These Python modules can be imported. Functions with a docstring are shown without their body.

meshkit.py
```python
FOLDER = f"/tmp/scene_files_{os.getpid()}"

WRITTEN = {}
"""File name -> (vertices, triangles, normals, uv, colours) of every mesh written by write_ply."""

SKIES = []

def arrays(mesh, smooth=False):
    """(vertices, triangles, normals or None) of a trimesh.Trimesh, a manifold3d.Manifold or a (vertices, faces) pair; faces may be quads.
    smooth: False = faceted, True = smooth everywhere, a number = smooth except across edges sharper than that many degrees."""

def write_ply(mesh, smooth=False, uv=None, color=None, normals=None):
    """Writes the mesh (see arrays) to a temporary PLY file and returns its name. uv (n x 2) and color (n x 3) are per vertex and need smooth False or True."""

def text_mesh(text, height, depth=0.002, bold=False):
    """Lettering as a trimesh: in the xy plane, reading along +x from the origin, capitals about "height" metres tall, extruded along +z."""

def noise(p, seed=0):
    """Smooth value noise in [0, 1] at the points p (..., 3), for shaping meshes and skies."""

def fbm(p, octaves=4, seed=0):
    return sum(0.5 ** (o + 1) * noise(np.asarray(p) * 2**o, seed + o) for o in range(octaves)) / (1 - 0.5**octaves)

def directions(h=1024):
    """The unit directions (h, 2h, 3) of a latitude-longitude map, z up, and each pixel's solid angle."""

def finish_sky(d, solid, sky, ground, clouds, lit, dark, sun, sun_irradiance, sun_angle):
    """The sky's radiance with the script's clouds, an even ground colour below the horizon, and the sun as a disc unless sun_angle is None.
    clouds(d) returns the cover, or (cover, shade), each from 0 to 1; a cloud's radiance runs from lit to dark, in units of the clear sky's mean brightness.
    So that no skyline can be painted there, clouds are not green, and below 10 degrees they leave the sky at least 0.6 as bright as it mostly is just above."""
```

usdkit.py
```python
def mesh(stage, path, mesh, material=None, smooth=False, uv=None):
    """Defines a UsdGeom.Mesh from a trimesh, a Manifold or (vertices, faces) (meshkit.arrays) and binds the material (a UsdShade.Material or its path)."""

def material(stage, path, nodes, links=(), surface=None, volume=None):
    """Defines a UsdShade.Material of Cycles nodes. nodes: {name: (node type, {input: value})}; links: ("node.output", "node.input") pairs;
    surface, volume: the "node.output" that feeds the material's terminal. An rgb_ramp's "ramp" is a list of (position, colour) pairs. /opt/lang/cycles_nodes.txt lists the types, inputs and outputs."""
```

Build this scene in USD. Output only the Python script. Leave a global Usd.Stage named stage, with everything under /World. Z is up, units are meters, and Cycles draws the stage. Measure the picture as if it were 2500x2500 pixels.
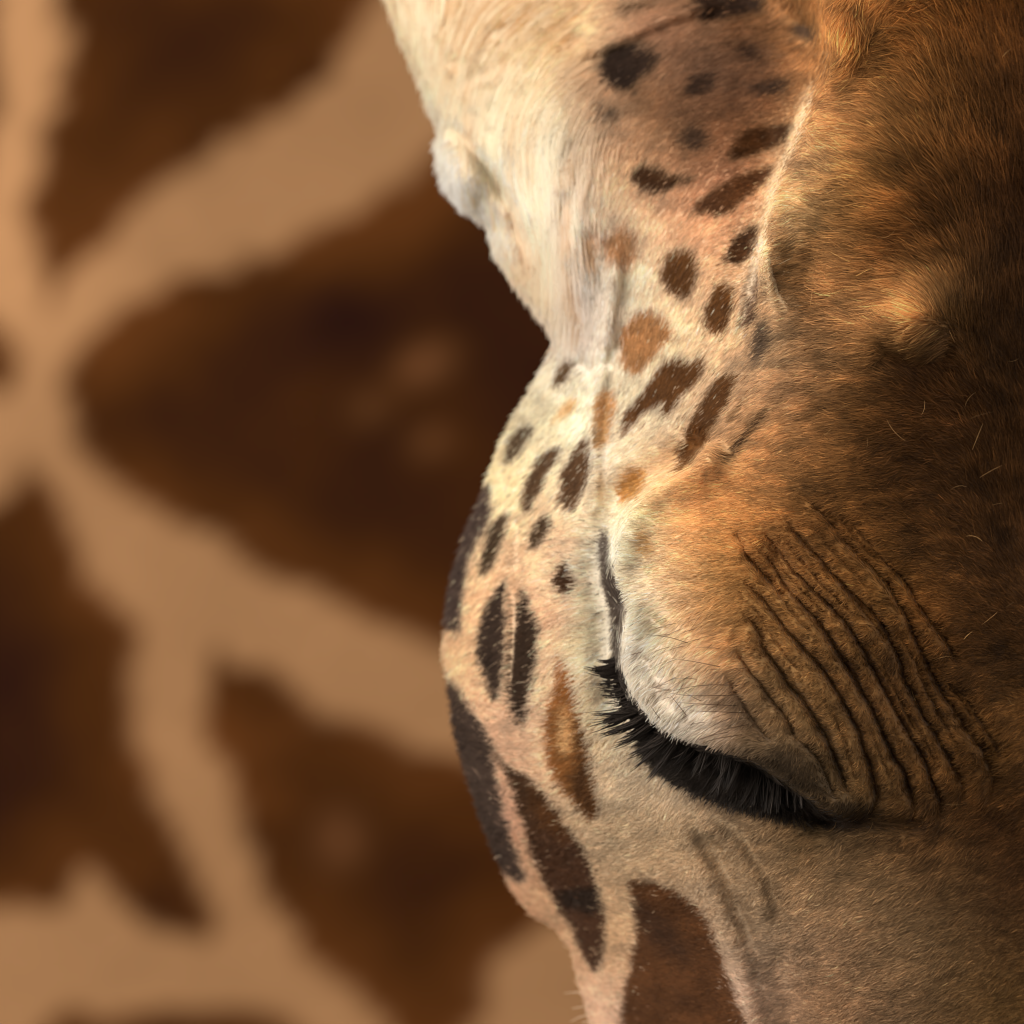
import math
import numpy as np
from scipy.interpolate import RBFInterpolator
from scipy.ndimage import map_coordinates
import usdkit, meshkit
from pxr import Usd, UsdGeom, UsdLux, UsdShade, Sdf, Gf, Vt

stage = Usd.Stage.CreateInMemory()
UsdGeom.SetStageUpAxis(stage, 'Z')
UsdGeom.Xform.Define(stage, '/World')
UsdGeom.Scope.Define(stage, '/World/Looks')
rng = np.random.default_rng(11)

# ------------------------------------------------------------------ camera, sky, sun, exposure
D = 4.0                 # metres from the lens to the brow, the plane in focus
S = 0.30 / 2500         # metres per design unit in that plane (the frame is 2500 units wide)
ZC = 2.6                # height of the lens above the ground
EXPOSURE = 0.48
cam = UsdGeom.Camera.Define(stage, '/World/camera')
cam.CreateHorizontalApertureAttr(36.0)
cam.CreateVerticalApertureAttr(36.0)
cam.CreateFocalLengthAttr(36.0 * D / 0.30)
cam.CreateFStopAttr(9.5)
cam.CreateFocusDistanceAttr(D + 0.005)
cam.CreateExposureAttr(EXPOSURE)
cam.CreateClippingRangeAttr((0.05, 1000.0))
cam.AddTranslateOp().Set(Gf.Vec3d(0, -D, ZC))
cam.AddRotateXOp().Set(90.0)

TO_SUN = np.array([-0.72, -0.43, 0.54])
TO_SUN /= np.linalg.norm(TO_SUN)
elev, rot = math.asin(TO_SUN[2]), math.atan2(TO_SUN[0], TO_SUN[1])
SKY_STRENGTH, SUN, SUN_ANGLE = 0.14, 0.33, 50.0
dome_mat = usdkit.material(stage, '/World/Looks/sky_material', {
    'sky': ('sky_texture', {'sky_type': 'single_scattering', 'sun_disc': False, 'sun_elevation': elev, 'sun_rotation': rot}),
    'bw': ('hsv', {'saturation': 0.08}),
    'warm': ('mix_color', {'blend_type': 'multiply', 'fac': 1.0, 'b': (1.0, 0.93, 0.83)}),
    'bg': ('background_shader', {'strength': SKY_STRENGTH})},
    [('sky.color', 'bw.color'), ('bw.color', 'warm.a'), ('warm.result', 'bg.color')], surface='bg.background')
dome = UsdLux.DomeLight.Define(stage, '/World/sky')
UsdShade.MaterialBindingAPI.Apply(dome.GetPrim()).Bind(dome_mat)
sun = UsdLux.DistantLight.Define(stage, '/World/sun')
sun.CreateNormalizeAttr(True) if hasattr(sun, 'CreateNormalizeAttr') else None
sun.CreateIntensityAttr(SUN)
sun.CreateAngleAttr(SUN_ANGLE)
sun.CreateColorAttr(Gf.Vec3f(1.0, 0.94, 0.87))
z = Gf.Vec3d(*TO_SUN)
sun.AddOrientOp().Set(Gf.Quatf(Gf.Rotation(Gf.Vec3d(0, 0, 1), z).GetQuat()))

# ------------------------------------------------------------------ helpers
def lin(r, g, b):
    c = np.array([r, g, b], float) / 255
    return np.where(c <= 0.04045, c / 12.92, ((c + 0.055) / 1.055) ** 2.4)

def crop(x0, y0, k, pts):
    return [(x0 + k * x, y0 + k * y) for x, y in pts]

K = 0.41408
A_ = lambda p: crop(900, 0, K, p)
B_ = lambda p: crop(1700, 0, K, p)
C_ = lambda p: crop(1000, 700, K, p)
E_ = lambda p: crop(1700, 700, K, p)
D_ = lambda p: crop(1000, 1400, K, p)
F_ = lambda p: crop(1700, 1400, K, p)
G_ = lambda p: crop(1100, 1900, 0.31056, p)
Q3 = lambda p: crop(1250, 0, 0.647, p)
Q4 = lambda p: crop(1250, 1250, 0.647, p)
BG1 = lambda p: crop(0, 0, 0.647, p)
BG2 = lambda p: crop(0, 1250, 0.647, p)

def world(u, v, h):
    """design units -> metres: u to the right, v down, h towards the lens from the plane in focus"""
    y = -h * S
    k = S * (D + y) / D
    return np.stack([(u - 1250) * k, y, ZC - (v - 1250) * k], -1)

def seg_dist(poly, u, v, closed=False):
    """distance to a polyline, side of its nearest segment (+ = left of travel in u right / v down) and how far along it"""
    p = np.asarray(poly, float)
    if closed:
        p = np.vstack([p, p[:1]])
    d, e = p[:-1], np.diff(p, axis=0)
    ln = np.hypot(*e.T)
    cum = np.concatenate([[0], np.cumsum(ln)])
    best, side, along = np.full(u.shape, 1e18), np.zeros(u.shape), np.zeros(u.shape)
    for k in range(len(e)):
        wx, wy = u - d[k, 0], v - d[k, 1]
        t = np.clip((wx * e[k, 0] + wy * e[k, 1]) / max(ln[k] ** 2, 1e-9), 0, 1)
        q = (wx - t * e[k, 0]) ** 2 + (wy - t * e[k, 1]) ** 2
        m = q < best
        best = np.where(m, q, best)
        side = np.where(m, e[k, 1] * wx - e[k, 0] * wy, side)
        along = np.where(m, (cum[k] + t * ln[k]) / cum[-1], along)
    return np.sqrt(best), np.sign(side), along

def inside(poly, u, v):
    p = np.asarray(poly, float)
    r = np.zeros(u.shape, bool)
    for (x0, y0), (x1, y1) in zip(p, np.roll(p, -1, 0)):
        if y0 == y1:
            continue
        r ^= ((y0 > v) != (y1 > v)) & (u < (x1 - x0) * (v - y0) / (y1 - y0) + x0)
    return r

def smooth(e0, e1, x):
    t = np.clip((x - e0) / (e1 - e0), 0, 1)
    return t * t * (3 - 2 * t)

def rounded(poly, n=2):
    """corner cutting, so that a patch has no straight-edged corners"""
    p = np.asarray(poly, float)
    for _ in range(n):
        q = np.roll(p, -1, 0)
        p = np.stack([0.78 * p + 0.22 * q, 0.22 * p + 0.78 * q], 1).reshape(-1, 2)
    return p

# ------------------------------------------------------------------ the head: outline and relief
LEFT = np.array([(-420, 780), (-250, 850), (0, 945), (100, 985), (200, 1030), (250, 1050), (300, 1072), (325, 1078), (350, 1073), (400, 1073),
                 (450, 1085), (500, 1122), (530, 1160), (552, 1190), (575, 1198), (620, 1212), (680, 1250), (740, 1295), (790, 1333), (820, 1350),
                 (850, 1352), (880, 1340), (930, 1313), (1000, 1270), (1080, 1228), (1150, 1202), (1230, 1172), (1300, 1142), (1400, 1110),
                 (1500, 1094), (1600, 1090), (1700, 1104), (1800, 1120), (1900, 1148), (2000, 1180), (2100, 1222), (2180, 1262), (2230, 1302),
                 (2270, 1365), (2320, 1398), (2400, 1418), (2500, 1448), (2650, 1480), (2920, 1520)], float)
V0, V1, UR = -400.0, 2900.0, 3350.0
def left(v):
    return np.interp(v, LEFT[:, 0], LEFT[:, 1])

CTRL = [(850, -250, -1400), (1200, -250, -1250), (1600, -250, -950), (1950, -250, -750), (2060, -250, -260), (2200, -250, -220), (2500, -250, -400),
        (945, 0, -1220), (1200, 0, -1060), (1450, 0, -930), (1600, 50, -800), (1800, 50, -740), (1960, 60, -640), (2060, 50, -250), (2200, 50, -170), (2500, 50, -420),
        (1060, 300, -1100), (1200, 300, -920), (1350, 300, -790), (1550, 300, -690), (1750, 300, -610), (1890, 330, -520), (2000, 320, -210), (2150, 300, -110), (2500, 300, -360),
        (1195, 550, -960), (1300, 550, -760), (1450, 550, -650), (1650, 550, -550), (1800, 550, -400), (1890, 550, -230), (2050, 550, -90), (2300, 550, -130), (2500, 550, -340),
        (1350, 830, -840), (1450, 830, -680), (1600, 830, -500), (1750, 830, -340), (1880, 800, -180), (2050, 830, -60), (2250, 830, -65), (2500, 830, -310),
        (1230, 1080, -880), (1350, 1080, -690), (1480, 1080, -510), (1600, 1080, -370), (1720, 1060, -230), (1850, 1080, -90), (2050, 1080, -10), (2250, 1100, -85), (2500, 1100, -310),
        (1140, 1300, -850), (1250, 1300, -670), (1380, 1300, -490), (1450, 1300, -390), (1540, 1300, -190), (1620, 1300, -90), (1800, 1300, 0), (2000, 1300, 20), (2250, 1300, -85), (2500, 1300, -310),
        (1095, 1500, -830), (1250, 1500, -610), (1400, 1500, -440), (1480, 1500, -350), (1560, 1500, -160), (1650, 1500, -60), (1800, 1500, 20), (2000, 1500, 20), (2250, 1500, -80), (2500, 1500, -260),
        (1100, 1700, -800), (1250, 1700, -590), (1420, 1700, -410), (1500, 1720, -330), (1580, 1680, -150), (1680, 1700, -40), (1850, 1700, 10), (2000, 1700, 0), (2250, 1700, -110), (2500, 1700, -280),
        (1130, 1850, -780), (1300, 1850, -560), (1480, 1850, -390), (1600, 1880, -290), (1740, 1800, -80), (1900, 1820, -20), (2100, 1850, -50), (2300, 1850, -150), (2500, 1850, -280),
        (1190, 2000, -760), (1350, 2000, -550), (1500, 2000, -400), (1650, 2000, -290), (1800, 2000, -210), (1950, 2020, -165), (2100, 2050, -160), (2300, 2000, -190), (2500, 2000, -290),
        (1370, 2250, -800), (1480, 2250, -640), (1620, 2250, -460), (1780, 2250, -310), (1950, 2250, -230), (2150, 2250, -215), (2350, 2250, -265), (2500, 2250, -350),
        (1440, 2500, -900), (1560, 2500, -730), (1700, 2500, -540), (1850, 2500, -390), (2050, 2500, -300), (2250, 2500, -290), (2500, 2500, -390),
        (1480, 2800, -1020), (1700, 2800, -680), (2000, 2800, -420), (2250, 2800, -380), (2500, 2800, -450)]
CTRL += [(2900, v, -620) for v in range(-300, 2900, 400)] + [(3350, v, -1150) for v in range(-300, 2900, 400)]
CTRL = np.array(CTRL, float)
CTRL[:, 2] -= 75 * np.interp(CTRL[:, 1], [1750, 2100], [0, 1]) * np.interp(CTRL[:, 0], [1750, 2100], [1, 0])
STEP = 3.0
gu, gv = np.arange(700, UR + 60, STEP), np.arange(V0 - 30, V1 + 40, STEP)
cu, cv = np.arange(690, UR + 90, 15.0), np.arange(V0 - 45, V1 + 75, 15.0)
rbf = RBFInterpolator(CTRL[:, :2] / 1000, CTRL[:, 2], kernel='thin_plate_spline', smoothing=1e-4)
CG = rbf(np.stack(np.meshgrid(cu, cv), -1).reshape(-1, 2) / 1000).reshape(len(cv), len(cu))
GU, GV = np.meshgrid(gu, gv)
HG = map_coordinates(CG, [(GV - cv[0]) / 15, (GU - cu[0]) / 15], order=3)

CM = np.zeros_like(HG)      # where creases run: the coat is worn short there
def near(poly, r):
    p = np.asarray(poly, float)
    i0, i1 = np.searchsorted(gv, [p[:, 1].min() - r, p[:, 1].max() + r])
    j0, j1 = np.searchsorted(gu, [p[:, 0].min() - r, p[:, 0].max() + r])
    return slice(i0, i1), slice(j0, j1)

def wobble(u, v, scale, amp, seed):
    q = np.stack([u / scale, v / scale, np.full(u.shape, 0.37)], -1)
    return amp * (meshkit.fbm(q, 3, seed) - 0.5) * 2

def fold(poly, amp, width, fade=0.18, jitter=0.0, asym=0.0, wear=1, ramp=0.0, sharp=False):
    """a groove (amp < 0) or ridge (amp > 0) along a polyline, running out at both ends"""
    sl = near(poly, width * 5)
    u, v = GU[sl], GV[sl]
    if jitter:
        u, v = u + wobble(u, v, 35, jitter, 3), v + wobble(u, v, 35, jitter, 4)
    d, side, a = seg_dist(poly, u, v)
    ends = smooth(0, fade, a) * smooth(0, fade, 1 - a)
    var = 1 + wobble(u, v, 60, 0.28, 9)
    if amp < 0 and wear:
        CM[sl] = np.maximum(CM[sl], wear * min(1, -amp / 40) * ends * np.exp(-(d / width / (0.8 if sharp else 1.25)) ** 2))
    ends = ends * (1 - ramp + ramp * smooth(0.05, 0.55, a))
    HG[sl] += amp * var * ends * (np.exp(-d / width) if sharp else np.exp(-(d / width) ** 2 * (1 + asym * side)))

def lip(poly, amp, width, decay, fade=0.12, wear=0.0):
    """an overlapping edge: the side to the left of travel (u right, v down) stands proud"""
    sl = near(poly, decay * 4)
    d, side, a = seg_dist(poly, GU[sl], GV[sl])
    ends = smooth(0, fade, a) * smooth(0, fade, 1 - a)
    sd = d * side
    CM[sl] = np.maximum(CM[sl], wear * ends * np.exp(-(d / 16) ** 2))
    HG[sl] += amp * ends * np.tanh(sd / width) * np.exp(-(d / decay) ** 2)

BROW = [(1760, 1060), (1690, 1130), (1600, 1175), (1540, 1230), (1505, 1310), (1490, 1390), (1500, 1440), (1520, 1480), (1518, 1560), (1515, 1610),
        (1530, 1680), (1572, 1745), (1640, 1800), (1740, 1835), (1850, 1870), (1930, 1925), (2010, 1985), (2090, 2005)]
lip(BROW, 135, 13, 66, 0.05)
FORE = [(2010, -330), (2008, 0), (2018, 120), (2003, 170), (1970, 260), (1930, 360), (1895, 440), (1868, 540), (1850, 640), (1850, 740)]
lip(FORE, 120, 10, 75, 0.10, 0.6)
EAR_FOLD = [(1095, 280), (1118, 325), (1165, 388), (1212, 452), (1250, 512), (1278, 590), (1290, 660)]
fold(EAR_FOLD, -58, 19, 0.2, wear=0)      # behind the fold of the ear
fold([(1395, 870), (1440, 905), (1482, 880), (1500, 820)], -26, 20, wear=0)
fold([(1505, 560), (1497, 700), (1478, 840), (1460, 950), (1455, 1120), (1450, 1300)], 40, 20)
fold(C_([(1100, 760), (1085, 850), (1090, 960)]), -14, 8, wear=0)
fold(C_([(600, 1350), (650, 1420), (645, 1560), (640, 1700)]), -7, 9, wear=0)
fold(D_([(590, 60), (600, 300), (590, 520), (575, 720)]), 12, 10)
fold([(1884, 400), (1868, 500), (1862, 580), (1872, 650), (1892, 720), (1935, 785)], 20, 9)
fold([(1850, 560), (1835, 640), (1815, 740), (1795, 830)], 14, 9)
fold([(1620, 1930), (1690, 2050), (1755, 2190), (1810, 2350), (1850, 2500), (1880, 2640)], 62, 36)
fold([(1700, 1985), (1790, 2060), (1850, 2150), (1880, 2260)], 34, 24)
fold([(1680, 2010), (1740, 2110), (1800, 2220), (1850, 2340)], -16, 30, wear=0)
fold([(1890, 2290), (1930, 2400), (1965, 2520), (1990, 2650)], -26, 34, wear=0)
fold([(1790, 0), (1700, 20), (1600, 55), (1480, 110), (1380, 140)], 30, 16)
fold([(1480, 1900), (1450, 2050), (1500, 2250)], 14, 45)
STRANDS = ([(1100, 20), (960, 60), (860, 130), (700, 230), (600, 330)], [(1300, 40), (1180, 120), (1080, 200)], [(950, 110), (820, 180), (640, 190)],
          [(1270, 170), (1210, 240), (1150, 290)], [(960, 480), (880, 600), (850, 760), (840, 900)], [(760, 560), (700, 700), (690, 860)],
          [(1050, 620), (960, 800), (930, 1000)], [(1250, 780), (1150, 950), (1120, 1120)], [(420, 120), (470, 170)], [(900, 300), (760, 400), (620, 450), (520, 560)],
          [(640, 600), (600, 760), (640, 860)], [(980, 1500), (1020, 1650), (1080, 1800)], [(1150, 1500), (1200, 1750), (1280, 1900)], [(870, 1500), (920, 1650)],
          [(1280, 1320), (1290, 1450), (1330, 1600)], [(1180, 1100), (1150, 1300), (1180, 1480)], [(540, 320), (480, 400)], [(1000, 1250), (960, 1400), (1000, 1600)])
for p in STRANDS:
    fold(A_(p), -9, 16, 0.3, 4, wear=0)
fold(F_([(650, 1380), (800, 1450), (920, 1475), (1010, 1450), (1200, 1475), (1400, 1490)]), -60, 22, wear=0)
for p in ([(1380, 200), (1440, 260), (1540, 330)], [(1290, 540), (1400, 640), (1520, 700)], [(1330, 420), (1420, 520), (1480, 640)], [(1520, 600), (1600, 700), (1680, 860)], [(1560, 820), (1640, 900), (1740, 940)],
          [(1400, 760), (1500, 840), (1620, 920)], [(1300, 300), (1350, 380), (1400, 400)], [(1450, 400), (1540, 440), (1600, 540)]):
    fold(D_(p), -6, 8, 0.3, 5, wear=0)
# creases over the eye
CREASES = [([(830, 510), (900, 600), (960, 680), (1040, 780), (1080, 870)], 40), ([(850, 370), (920, 430), (950, 510), (1040, 640), (1110, 720), (1180, 830), (1230, 950), (1285, 1090)], 62),
           ([(850, 240), (960, 340), (1050, 460), (1150, 560), (1240, 690), (1310, 830), (1350, 960), (1378, 1080), (1335, 1175)], 70),
           ([(900, 90), (960, 170), (1050, 300), (1150, 400), (1220, 510), (1300, 640), (1370, 760), (1420, 880), (1480, 980), (1512, 1080), (1530, 1170)], 70),
           ([(920, 10), (1000, 140), (1080, 230), (1170, 320), (1260, 410), (1340, 540), (1390, 640), (1440, 740), (1510, 860), (1572, 960), (1618, 1080), (1618, 1190)], 62),
           ([(1000, -20), (1060, 60), (1130, 140), (1210, 230), (1300, 320), (1390, 410), (1450, 520), (1490, 640), (1540, 740), (1600, 840), (1655, 930), (1708, 1040), (1700, 1130)], 56),
           ([(1080, -80), (1170, 0), (1260, 110), (1340, 190), (1420, 270), (1480, 370), (1530, 480), (1575, 590), (1640, 700), (1710, 800), (1780, 900), (1828, 1000), (1800, 1110)], 52),
           ([(1250, 0), (1310, 70), (1400, 180), (1480, 250), (1560, 380), (1640, 480), (1700, 600)], 38), ([(1650, 640), (1720, 700), (1800, 820), (1870, 950)], 40),
           ([(800, 600), (870, 720), (930, 810), (990, 880)], 22), ([(1060, 840), (1130, 900), (1180, 980), (1230, 1090)], 24), ([(880, 150), (960, 240), (1040, 330)], 22), ([(1180, 440), (1270, 560), (1340, 700)], 16),
           ([(1330, 470), (1400, 570), (1470, 720), (1540, 860)], 18), ([(1240, 270), (1330, 380), (1420, 500)], 16), ([(1440, 420), (1520, 560), (1580, 700), (1660, 830)], 18), ([(840, 60), (900, 180), (990, 290)], 18)]
for p, depth in CREASES:
    fold(Q4(p), -depth * (1.7 if depth > 30 else 2.2), 12, 0.12, 8, ramp=0.45, wear=0.9, sharp=True)

def resample(p, k=24):
    p = np.asarray(p, float); t_ = np.concatenate([[0], np.cumsum(np.hypot(*np.diff(p, axis=0).T))])
    return np.stack([np.interp(np.linspace(0, t_[-1], k), t_, p[:, j_]) for j_ in (0, 1)], 1)
cr = np.random.default_rng(8)
for (pa, _), (pb, _) in zip(CREASES[1:7], CREASES[2:8]):      # lesser folds that run between the main ones and die out or join them
    pa, pb = resample(Q4(pa)), resample(Q4(pb))
    for lo_, hi_ in ((cr.uniform(0, .1), cr.uniform(.35, .5)), (cr.uniform(.5, .62), cr.uniform(.85, .98))):
        k0_, k1_ = int(lo_ * 24), int(hi_ * 24)
        w_ = np.linspace(cr.uniform(.3, .55), cr.uniform(.4, .8), 24)[:, None]
        fold((pa * w_ + pb * (1 - w_))[k0_:k1_ + 1], -cr.uniform(16, 34), cr.uniform(6, 10), 0.3, 7, wear=.5, sharp=True)

def bump(u0, v0, ru, rv, amp):
    sl = near([(u0, v0)], max(ru, rv) * 3)
    HG[sl] += amp * np.exp(-((GU[sl] - u0) / ru) ** 2 - ((GV[sl] - v0) / rv) ** 2)
bump(2245, 770, 92, 62, 105)
fold([(2140, 850), (2250, 890), (2350, 880)], -28, 34, wear=0)
bump(2055, 30, 45, 150, 60)
bump(1360, 330, 110, 230, 60)
bump(1128, 440, 50, 95, 125)
bump(1400, 700, 75, 170, 75)
bump(1828, 1546, 14, 15, 9); bump(1831, 1547, 5, 5, -8)
bump(1785, 1540, 10, 12, 7)
# uneven flesh and matted coat
HG += wobble(GU, GV, 170, 10, 21) + wobble(GU, GV, 48, 4.0, 22) * smooth(1400, 1900, GU) + wobble(GU * 0.6, GV, 20, 2.2, 23) * smooth(1700, 2050, GU)

# long strands lying down the ear: fine ridges running with the hair
ear = smooth(1520, 1400, GU) * smooth(860, 780, GV)
HG += ear * wobble(GU + 0.2 * GV, GV * 0.13, 40, 7, 24)
EDGE = 110.0
def relief(u, v):
    """h of the head at design coordinates, rolling over into the outline"""
    h = map_coordinates(HG, [(v - gv[0]) / STEP, (u - gu[0]) / STEP], order=1, mode='nearest')
    s = np.clip((u - left(v)) / EDGE, 0, 1)
    e = np.clip((UR - u) / 200, 0, 1)
    return h - EDGE * (1 - np.sqrt(np.clip(1 - (1 - s) ** 2, 0, 1))) - 200 * (1 - np.sqrt(np.clip(1 - (1 - e) ** 2, 0, 1)))

def normal(u, v, eps=2.5):
    a, b = np.maximum(u - eps, left(v)), u + eps
    du = world(b, v, relief(b, v)) - world(a, v, relief(a, v))
    va, vb = v - eps, v + eps
    dv = world(np.maximum(u, left(vb)), vb, relief(u, vb)) - world(np.maximum(u, left(va)), va, relief(u, va))
    n = np.cross(dv, du)
    n /= np.linalg.norm(n, axis=-1, keepdims=True) + 1e-12
    return np.where((n[..., 1:2] > 0), -n, n), du, dv

# ------------------------------------------------------------------ the coat
CREAM, WHITE = (238, 218, 178), (240, 232, 214)
BASE = [(1000, 0, (236, 210, 168)), (1250, 60, (228, 198, 145)), (1450, 60, (236, 212, 165)), (1250, 250, (240, 224, 188)), (1180, 430, WHITE), (1120, 430, WHITE), (1350, 300, (240, 228, 196)),
        (1350, 480, (236, 226, 204)), (1420, 680, (226, 216, 196)), (1440, 830, (220, 208, 186)), (1300, 650, (236, 214, 180)),
        (1500, 180, (206, 164, 126)), (1600, 60, (196, 150, 118)), (1600, 260, (166, 122, 90)), (1750, 180, (146, 104, 76)), (1900, 120, (150, 98, 62)), (1880, 250, (152, 94, 56)), (1700, 350, (176, 124, 88)),
        (1550, 400, (230, 194, 148)), (1800, 450, (200, 138, 96)), (1700, 550, (226, 182, 136)), (1530, 620, (238, 222, 188)), (1650, 700, (236, 208, 166)), (1780, 620, (224, 184, 138)), (1600, 820, (238, 220, 180)),
        (1760, 860, (226, 196, 152)), (1650, 1020, (226, 208, 172)), (1520, 960, (240, 224, 188)), (1480, 1120, (238, 222, 190)), (1350, 1000, (242, 226, 188)), (1260, 1150, (240, 218, 172)), (1250, 1300, (234, 196, 150)),
        (1400, 1300, (230, 194, 152)), (1480, 1350, (236, 216, 182)), (1180, 1450, (228, 186, 140)), (1350, 1500, (228, 184, 142)), (1440, 1550, (234, 208, 166)), (1300, 1750, (226, 186, 146)), (1150, 1600, (226, 186, 140)),
        (1500, 1900, (222, 192, 152)), (1420, 1780, (228, 196, 150)), (1250, 2000, (212, 162, 128)), (1350, 2000, (218, 182, 140)), (1500, 2100, (210, 176, 136)), (1320, 2220, (216, 168, 126)), (1460, 2450, (226, 184, 146)), (1500, 2300, (212, 170, 126)),
        (1650, 2050, (198, 164, 126)), (1700, 2200, (204, 170, 134)), (1820, 2420, (196, 160, 128)), (1800, 2100, (178, 142, 104)), (1850, 2250, (170, 138, 104)), (1950, 2100, (158, 120, 80)), (2050, 2300, (164, 126, 90)), (2250, 2300, (162, 124, 84)), (2150, 2150, (150, 114, 76)),
        (2350, 2100, (128, 88, 50)), (2250, 2030, (104, 66, 34)), (2450, 2200, (108, 72, 40)), (2450, 2450, (138, 98, 54)), (2000, 2450, (160, 120, 84)), (2200, 2480, (156, 118, 82)),
        (2030, 60, (222, 148, 78)), (2060, 250, (206, 142, 82)), (2110, 100, (202, 132, 66)), (2250, 100, (186, 116, 54)), (2400, 60, (160, 92, 38)), (2480, 250, (128, 74, 32)), (2300, 300, (170, 106, 50)), (2150, 250, (196, 132, 72)),
        (1940, 350, (216, 164, 108)), (1920, 480, (222, 182, 126)), (1890, 620, (214, 176, 124)), (2000, 520, (204, 152, 92)), (2130, 450, (206, 140, 74)), (2300, 480, (146, 88, 40)), (2450, 500, (100, 56, 24)), (2200, 600, (142, 84, 38)),
        (1970, 620, (182, 126, 74)), (2080, 690, (204, 140, 80)), (2000, 760, (170, 114, 66)), (2240, 770, (228, 164, 96)), (2400, 780, (92, 54, 24)), (2050, 850, (166, 114, 68)), (2250, 900, (104, 60, 26)), (2450, 900, (92, 54, 24)),
        (1900, 860, (190, 146, 98)), (1950, 950, (196, 138, 86)), (1850, 1050, (206, 148, 92)), (2100, 1000, (146, 92, 46)), (2300, 1050, (116, 68, 30)), (2450, 1100, (96, 56, 25)), (2100, 1150, (138, 86, 42)), (2300, 1250, (108, 64, 28)), (2450, 1350, (96, 56, 25)),
        (1700, 1180, (232, 178, 114)), (1580, 1230, (240, 208, 158)), (1530, 1300, (240, 222, 184)), (1850, 1200, (204, 138, 76)), (1700, 1300, (230, 180, 116)), (1600, 1400, (234, 208, 164)), (1750, 1400, (212, 156, 92)), (1900, 1350, (176, 114, 60)),
        (1560, 1480, (238, 222, 190)), (1560, 1580, (238, 226, 202)), (1650, 1520, (232, 206, 162)), (1730, 1500, (214, 166, 108)), (1620, 1680, (236, 222, 194)), (1700, 1750, (228, 216, 190)), (1730, 1640, (224, 192, 148)), (1780, 1560, (206, 150, 92)),
        (1800, 1700, (190, 150, 106)), (1900, 1600, (172, 118, 66)), (2000, 1550, (160, 106, 56)), (2000, 1750, (152, 104, 58)), (2150, 1700, (144, 92, 48)), (2150, 1450, (150, 96, 46)), (2250, 1500, (150, 92, 42)), (2100, 1900, (136, 92, 50)), (1950, 1850, (140, 104, 68)),
        (1820, 1800, (168, 130, 90)), (2250, 1800, (136, 86, 42)), (2350, 1600, (116, 70, 32)), (2450, 1600, (100, 60, 27)), (2450, 1850, (124, 78, 36)), (2280, 1920, (118, 74, 36)), (2420, 2000, (92, 56, 26)), (2480, 1750, (140, 88, 42)),
        (2700, 300, (128, 74, 32)), (2700, 1200, (110, 64, 28)), (2700, 2000, (110, 66, 32)), (2800, 2600, (130, 92, 52)), (3300, 1200, (150, 100, 54))]
BP = np.array([b[:2] for b in BASE], float)
BC = np.array([lin(*b[2]) for b in BASE])
BC[:, 2] *= 1 + 0.14 * smooth(0.25, 0.6, BC.mean(1))
brown = smooth(0.6, 0.3, BC.mean(1)) * smooth(1550, 1900, BP[:, 0]) * smooth(2050, 1950, BP[:, 1])
BC = BC * (1 + brown[:, None] * np.array([-.18, -.06, .25]))
low = smooth(1650, 2050, BP[:, 1]) * smooth(1850, 1650, BP[:, 0])
BC = BC * (1 - 0.04 * low[:, None])
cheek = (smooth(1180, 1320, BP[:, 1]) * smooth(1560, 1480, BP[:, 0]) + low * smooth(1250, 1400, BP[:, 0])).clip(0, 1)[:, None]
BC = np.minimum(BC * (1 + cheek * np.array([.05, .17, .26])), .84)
nose = (BP[:, 1] > 2020) & (BP[:, 0] > 1780)
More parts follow.
